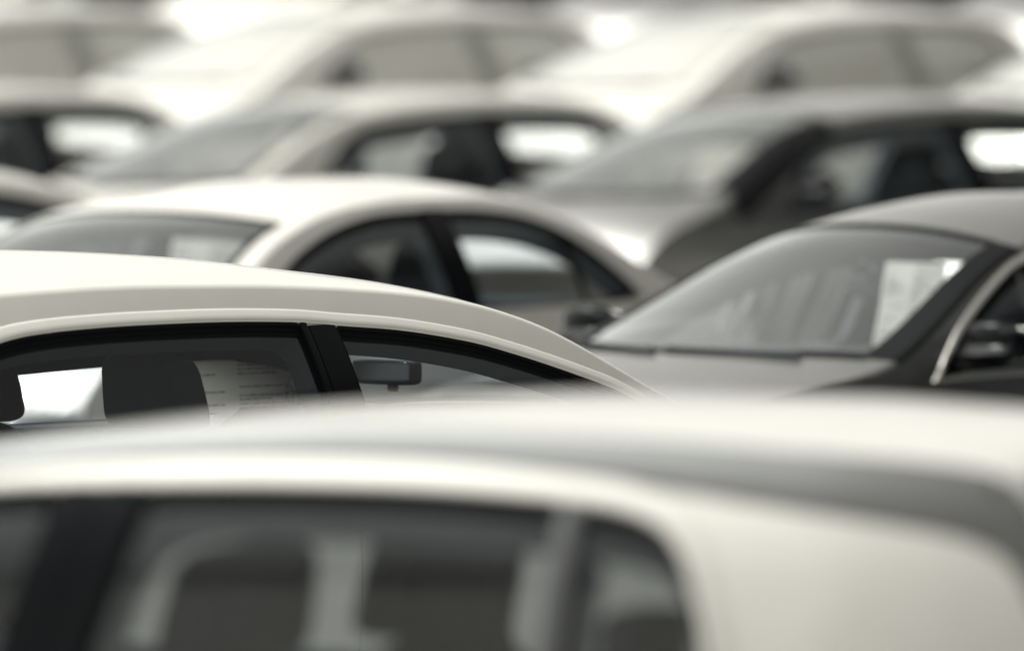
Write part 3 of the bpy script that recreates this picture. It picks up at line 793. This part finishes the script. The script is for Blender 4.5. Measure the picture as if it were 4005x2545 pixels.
SPEC_D = CarSpec(wb=.835, zb=.905, tum=.38, xn=2.1, xt=-2.6, grow=.03, xwf=1.6, xwr=-1.35,
    rail=[(-2.65,.66),(-2.6,.80),(-2.5,.92),(-2.3,.985),(-1.85,1.02),(-1.6,1.11),(-1.3,1.24),(-.95,1.335),(-.5,1.385),(-.1,1.39),(.25,1.350),(.517,1.283),(.719,1.203),(.904,1.113),(1.071,1.031),(1.252,.953),(1.38,.918),(1.65,.875),(2.0,.78),(2.14,.64)],
    crown=[(-2.65,.04),(-1.8,.07),(-1.0,.085),(0,.085),(.3,.09),(.8,.12),(1.25,.11),(1.5,.075),(2.14,.05)],
    bend=[(-2.65,.22),(-1.9,.15),(-1.2,.06),(-.5,0),(.1,-.07),(.44,-.11),(1.25,-.28),(2.14,-.28)],
    dlo=[(1.05,.908),(.993,.959),(.888,1.040),(.729,1.133),(.571,1.211),(.46,1.252),(.20,1.312),(-.2,1.335),(-.6,1.320),(-.95,1.25),(-1.25,1.12),(-1.40,.99),(-1.41,.935),(-1.2,.93),(-.4,.925),(.5,.92)],
    xcowl=1.25, xhead=.44, xrhead=-1.0, xrbase=-1.85, mirror_x=.92, mirror_z=.03, dash_z=.96, imirror=(.52, 1.16), bench_x=-1.3,
    pillar=(-.15,-.28), seam=-.21, divider=(-1.06,-1.02,.05), door_front=.95, seat_x=-.5, seat_top=1.20, lin=(.02,.045))

SPEC_A = CarSpec(lean=.27, flk=.5, tum=.18, curv=1.3, cpow=4, xn=2.2, xt=-1.84, grow=.006, flange=.040, tr=.14, hr=(-.16, 0), hw=.42, hatch=True, xwf=1.65, xwr=-1.05,
    rail=[(-1.88,.60),(-1.86,.78),(-1.82,.95),(-1.76,1.09),(-1.69,1.22),(-1.635,1.33),(-1.59,1.388),(-1.53,1.413),(-1.383,1.43),(-1.161,1.443),(-.935,1.455),(-.472,1.463),(-.238,1.455),(0,1.441),
          (.237,1.416),(.5,1.37),(.75,1.31),(1.0,1.205),(1.3,1.05),(1.5,.965),(1.8,.905),(2.1,.80),(2.24,.62)],
    crown=[(-2.0,.02),(-1.6,.035),(-1.2,.038),(-.5,.025),(0,.018),(.4,.016),(.75,.03),(1.1,.08),(1.5,.10),(1.8,.07),(2.24,.05)],
    bend=[(-2.0,.05),(-1.7,.035),(-1.2,.015),(-.4,0),(.4,-.05),(.75,-.09),(1.5,-.22),(2.24,-.26)],
    dlo=[(1.3,.965),(1.0,1.115),(.7,1.235),(.45,1.31),(.207,1.347),(-.115,1.362),(-.353,1.368),(-.588,1.367),(-.821,1.356),(-.939,1.342),(-1.015,1.317),(-1.062,1.275),(-1.095,1.213),
         (-1.125,1.128),(-1.15,1.0),(-1.10,.95),(-.6,.95),(.2,.95),(.9,.95)],
    xcowl=1.5, xhead=.75, xrhead=-1.575, xrbase=-1.78, mirror_x=1.1, dash_z=.98, imirror=(.62, 1.26), bench_x=-.70,
    pillar=(.090,-.070), seam=.01, quarter=(-.843,-.873), seat_x=.03, seat_top=1.245, lin=(.02,.03))

SPEC_E = CarSpec(wb=.85, zb=.99, xn=2.8, xt=-1.72, grow=.028, hatch=True, xwf=2.05, xwr=-.92,
    rail=[(-1.78,.62),(-1.74,.85),(-1.66,1.08),(-1.54,1.28),(-1.42,1.42),(-1.30,1.475),(-1.158,1.505),(-.786,1.537),(-.221,1.55),(.343,1.53),(.817,1.487),(1.081,1.445),(1.432,1.34),(1.7,1.235),
          (1.951,1.131),(2.12,1.055),(2.25,1.015),(2.5,.94),(2.7,.82),(2.84,.64)],
    crown=[(-1.78,.02),(-1.3,.04),(0,.05),(.85,.055),(1.5,.09),(2.1,.10),(2.3,.08),(2.84,.05)],
    bend=[(-1.78,.05),(-1.2,.02),(-.4,0),(.4,-.05),(.9,-.11),(1.98,-.30),(2.84,-.30)],
    dlo=[(1.58,1.02),(1.467,1.145),(1.33,1.245),(1.18,1.328),(1.03,1.385),(.85,1.424),(.408,1.458),(-.151,1.479),(-.6,1.48),(-.915,1.468),(-1.06,1.44),(-1.131,1.385),(-1.14,1.28),(-1.13,1.1),(-1.08,1.015),(-.6,1.01),(.3,1.01),(1.0,1.01)],
    xcowl=1.98, xhead=.86, xrhead=-1.2, xrbase=-1.60, mirror_x=1.46, mirror_z=.09, dash_z=1.04, imirror=(.80, 1.33), bench_x=-.85,
    pillar=(-.02,-.17), seam=-.095, door_front=1.5, seat_x=.10, seat_top=1.30, lin=(.02,.05))

# ------------------------------------------------------------------ ground: flat lot, then low terraces for the far rows
Q0 = 36.5   # distance of the second line of cars along the direction the cars face away
def ground_z(x, y):
    q = x * .643 + y * .766 - Q0
    t = np.clip((q - 1.8) / .75, 0, 1); u = np.clip((q - 7.4) / .75, 0, 1)
    return .47 * (t * t * (3 - 2 * t)) + .55 * (u * u * (3 - 2 * u))
gx = np.r_[np.linspace(-1200, -30, 12)[:-1], np.linspace(-30, 30, 121), np.linspace(30, 1200, 12)[1:]]
gy = np.r_[np.linspace(-300, 0, 6)[:-1], np.linspace(0, 85, 341), np.linspace(85, 2500, 20)[1:]]
GX, GY = np.meshgrid(gx, gy, indexing='ij')
GZ = ground_z(GX, GY)
g = obj('ground', np.stack([GX, GY, GZ], -1).reshape(-1, 3), gridf(len(gx), len(gy)), M['ground'], sharp=None)
g['kind'] = 'structure'

# ------------------------------------------------------------------ unseen dark block added beside the lot to darken reflections in paint and glass
def added_dark_building(x0, y0, y1, h):
    root = bpy.data.objects.new('showroom', None); COL.objects.link(root); root.location = (x0, y0, 0)
    tagthing(root, 'long dark clad showroom along the right side of the lot', 'building')
    L = y1 - y0; n = int(L / 4); D = 14
    b = MB(); V_, F_ = bar((D / 2 + .25, 0, h / 2), (D / 2 + .25, L, h / 2), D, h); b.add(V_, F_); b.build('wall', M['cladding'], root)
    b = MB(); V_, F_ = bar((D / 2 - .1, -.4, h + .2), (D / 2 - .1, L + .4, h + .2), D + 1.2, .4); b.add(V_, F_); b.build('roof', M['roofing'], root)
    wv, wf = bar((.1, .2, 0), (.1, 3.7, 0), .16, 3.2); fv, ff = [], []
    pane = None
    for k in range(n):
        for z in (2.0, 5.6):
            if pane is None:
                fr = MB()
                for (p, q) in (((.12, .15, 1.6), (.12, 3.75, 1.6)), ((.12, .15, -1.6), (.12, 3.75, -1.6)), ((.12, .15, -1.65), (.12, .15, 1.65)), ((.12, 3.75, -1.65), (.12, 3.75, 1.65)), ((.12, 1.95, -1.6), (.12, 1.95, 1.6))):
                    V_, F_ = bar(p, q, .10, .10); fr.add(V_, F_)
                w0 = fr.build('window', M['plastic'], root); p0 = obj('pane', [(.16, .2, -1.58), (.16, 3.7, -1.58), (.16, 3.7, 1.58), (.16, .2, 1.58)], [(0, 1, 2, 3)], M['dark_glass'], w0, sharp=None); pane = p0
                w0.location = (0, .1, z)
            else:
                w1 = w0.copy(); p1 = p0.copy(); COL.objects.link(w1); COL.objects.link(p1); p1.parent = w1; w1.location = (0, 4 * k + .1, z)
    return root
added_dark_building(10.5, 8, 84, 7.6)
def added_pale_building(xa, xb, y, h):  # pale block added out of view to brighten reflections in the nearest car
    root = bpy.data.objects.new('storage_hall', None); COL.objects.link(root); root.location = ((xa + xb) / 2, y, 0)
    tagthing(root, 'pale plastered hall behind and to the left of the camera', 'building')
    L = xb - xa
    V_, F_ = bar((-L / 2, -6, h / 2), (L / 2, -6, h / 2), 12, h); obj('wall', V_, F_, M['plaster'], root)
    V_, F_ = bar((-L / 2 - .4, -6, h + .18), (L / 2 + .4, -6, h + .18), 12.9, .3); obj('roof', V_, F_, M['roofing'], root)
    for k in range(int(L / 9)):
        x = -L / 2 + 4.5 + 9 * k
        V_, F_ = bar((x - 1.7, .03, 1.9), (x + 1.7, .03, 1.9), .08, 3.7); obj('door', V_, F_, M['roofing'], root)
added_pale_building(-46, -7, 2.5, 12)

# ------------------------------------------------------------------ the cars
GR = 'cars parked in rows on the dealer lot'
POS = {}
def put(key, spec, name, pos, ang, *a, z=0., **k):
    POS[key] = (spec, pos, ang, z)
    return build_car(spec, name, pos, ang, *a, z=z, **k)

put('A', SPEC_A, 'hatchback', (-.357, 14.938), 154, 'silver', 'lining_grey', 'fabric',
    'big blurred silver hatchback with grey roof rail nearest the camera', GR, glass='glass_tint', hatch_gap=True)
put('B', SPEC_B, 'sedan', (-1.009, 23.258), 45, 'pearl', 'lining_mid', 'fabric',
    'sharply focused pearl white sedan with black window frames and dark headrest', GR,
    rear_glass='privacy', far_hole=(1, 'front', [(.06, .975), (.06, 1.125), (.14, 1.135), (.5, 1.152), (.75, 1.158), (.98, 1.158), (1.06, 1.125), (1.11, 1.07), (1.14, .975)]))
put('C', SPEC_C, 'sedan', (-.854, 32.76), 235, 'white', 'lining_grey', 'fabric_grey',
    'white sedan with thick rear pillar, just behind the sharp pearl white one', GR)
put('D', SPEC_D, 'sedan', (1.617, 29.56), 224, 'black', 'lining_grey', 'fabric_grey',
    'glossy black sedan with bright window trim and a tall price sheet in its windscreen', GR, chrome=True, paint_mirror='black')
put('F', SPEC_D, 'sedan', (-2.95, 35.5), 232, 'light', 'lining_grey', 'fabric_grey',
    'light silver sedan at the left edge, only the tail of its roof showing', GR)
ES = [('E1', (-3.35, 50.35), 'light', 'light silver compact van at the left edge, behind the light silver sedan roof'),
      ('E2', (-.667, 48.181), 'light', 'light silver compact van in the middle, behind the white rounded sedan'),
      ('E3', (1.83, 46.05), 'grey', 'grey compact van with a black front pillar, behind the glossy black sedan'),
      ('E4', (4.45, 43.9), 'light', 'light silver compact van at the right edge, only its windscreen corner showing')]
for k, p, pt, lb in ES:
    put(k, SPEC_E, 'compact_van', p, 230, pt, 'lining_grey', 'fabric_grey', lb, GR, detail=0, paint_mirror='black', screen='screen_dusty', pillar_black=(k == 'E3'))
dq = 5.65
put('I', SPEC_D, 'sedan', (3.95, 27.0), 224, 'black', 'lining_grey', 'fabric_grey', 'dark sedan beyond the right edge, beside the glossy black one', GR, detail=0)
for k, p, pt, lb in [('G1', (-3.5, 57.6), 'white', 'heavily blurred white compact van at the top left on the raised strip'),
      ('G2', (-.80, 55.45), 'white', 'heavily blurred white compact van at the top centre on the raised strip'),
      ('G3', (1.85, 53.2), 'white', 'heavily blurred white compact van at the top right on the raised strip'),
      ('G4', (4.5, 51.0), 'light', 'heavily blurred silver compact van on the raised strip beyond the right edge')]:
    put(k, SPEC_E, 'compact_van', p, 230, pt, 'lining_light', 'lining_light', lb, GR, detail=0, z=.47, glass='dusty', screen='dusty', trims=('pale_trim', 'pale_trim'), paint_mirror='black')  # trims, glass and lining whitened so the row looks washed by haze
for k, p, pt, lb in [('H1', (-3.4, 64.6), 'white', 'far white compact van in the last row at the upper left edge'),
      ('H2', (-.5, 62.4), 'white', 'far white compact van in the last row at the upper centre'),
      ('H3', (2.3, 60.2), 'grey', 'far grey compact van in the last row, dark sliver at the upper right corner'),
      ('H4', (5.0, 58.0), 'grey', 'far grey compact van in the last row past the right edge')]:
    put(k, SPEC_E, 'compact_van', p, 230, pt, 'lining_grey', 'fabric_grey', lb, GR, detail=0, z=1.02)

# ------------------------------------------------------------------ price sheets hung inside the windscreens
def price_sheet(key, p, wdt, hgt, label, face='front', paper='paper', roll=0., lines=True, cols=((.06, .44), (.54, .94)), pitch=.0125, seed=1):
    """a printed sheet standing in a car window; p = centre in the car frame"""
    spec, pos, ang, z0 = POS[key]; rnd = random.Random(seed); p = Vector(p)
    if face == 'front': n = Vector((.975, 0, .22)).normalized(); across = Vector((0, 1, 0))
    else: n = Vector((0, -1, .10)).normalized(); across = Vector((1, 0, 0))
    up = n.cross(across).normalized()
    if up.z < 0: up = -up
    c, s_ = cos(roll), sin(roll); across, up = across * c + up * s_, up * c - across * s_
    a = radians(ang); Rm = Matrix.Rotation(a, 3, 'Z')
    root = bpy.data.objects.new('price_sheet', None); COL.objects.link(root)
    root.location = Rm @ p + Vector((pos[0], pos[1], z0)); root.rotation_euler = (0, 0, a)
    tagthing(root, label, 'paper sheet', 'price sheets hung in car windows')
    bend = lambda x, y: -.010 * (2 * x / wdt) ** 2 - .004 * (2 * y / hgt) ** 2 + .003 * sin(9 * y / hgt + 4 * x / wdt)
    V = []; nu, nv = 13, 11; th = .0006
    for side in (0, 1):
        for i in range(nu):
            for j in range(nv):
                x, y = (i / (nu - 1) - .5) * wdt, (j / (nv - 1) - .5) * hgt
                V.append(tuple(across * x + up * y + n * (bend(x, y) - side * th)))
    F = gridf(nu, nv); k = nu * nv; F += [tuple(q + k for q in reversed(f)) for f in gridf(nu, nv)]
    obj('sheet', V, F, M[paper], root)
    if lines:
        pr = MB()
        for ci, (c0, c1) in enumerate(cols):
            y = hgt * .5 - .018; row = 0
            while y > -hgt * .5 + .015:
                L = rnd.choice((0, .25, .4, .55, .7, .85, 1., .9)) if ci else rnd.choice((0, 0, .5, .7, 0, .9, .3))
                x = (c0 - .5) * wdt; xe = x + (c1 - c0) * wdt * L
                while x < xe:
                    for g_ in range(rnd.randint(3, 9)):
                        gw = rnd.uniform(.0022, .0042); gh = rnd.uniform(.0035, .0062)
                        q = [(x, y), (x + gw, y), (x + gw, y + gh), (x, y + gh)]
                        pr.add([tuple(across * a_ + up * b_ + n * (bend(a_, b_) + .0009)) for a_, b_ in q], [(0, 1, 2, 3)])
                        x += gw + .0011
                        if x > xe: break
                    x += .004
                y -= pitch; row += 1
        if pr.V:
            o = pr.build('printed_text', M['ink'], root); o['kind'] = 'stuff'
    return root
price_sheet('B', (1.00, .65, 1.00), .42, .297, 'white price sheet with dark printed lines seen through the sharp pearl white sedan', face='side', paper='thin_paper', cols=((.04, .42), (.44, .97)), seed=3)
price_sheet('C', (1.00, .345, 1.115), .36, .26, 'white price sheet low in the windscreen of the white rounded sedan', roll=-.04, seed=4)
price_sheet('D', (.64, .262, 1.09), .28, .335, 'tall white price sheet in the windscreen of the glossy black sedan', seed=5)
price_sheet('E2', (1.36, .40, 1.215), .28, .34, 'white price sheet in the windscreen of the middle light silver van', seed=6)
price_sheet('E3', (1.36, .19, 1.18), .40, .32, 'white square price sheet in the windscreen of the grey van', seed=7)
price_sheet('G2', (1.36, .40, 1.215), .28, .34, 'far blurred white price sheet at the top centre', seed=8, lines=False)
price_sheet('G3', (1.36, .19, 1.18), .40, .32, 'far blurred white price sheet at the top right', seed=9, lines=False)

# curved padding on the far front pillar of the sharp sedan (it crosses in front of its price sheet)
_inner = smooth_line([(.94, 1.168), (1.02, 1.150), (1.075, 1.118), (1.11, 1.06), (1.145, .96)], 6)
_outer = smooth_line([(.96, 1.185), (1.08, 1.168), (1.155, 1.120), (1.19, 1.05), (1.225, .95)], 6)
_V = []
for (xa, za), (xb, zb_) in zip(_inner, _outer):
    for k, dy in ((0, .0), (.12, -.010), (.4, -.014), (.5, -.006), (.62, -.014), (.88, -.010), (1, .0)): _V.append((xa + (xb - xa) * k, .560 + dy, za + (zb_ - za) * k))
_root = [o for o in bpy.data.objects if o.get('label', '').startswith('sharply focused')][0]
obj('pillar_padding', _V, gridf(len(_inner), 7), M['lining_grey'], _root, sharp=25)
_c = tube([(1.075, .545, 1.075), (1.060, .542, 1.045), (1.052, .541, 1.012), (1.075, .541, 1.000), (1.085, .541, 1.030), (1.07, .54, 1.05), (1.058, .54, 1.03)], .0035, 6)
obj('sheet_clip', _c[0], _c[1], M['wire'], _root)
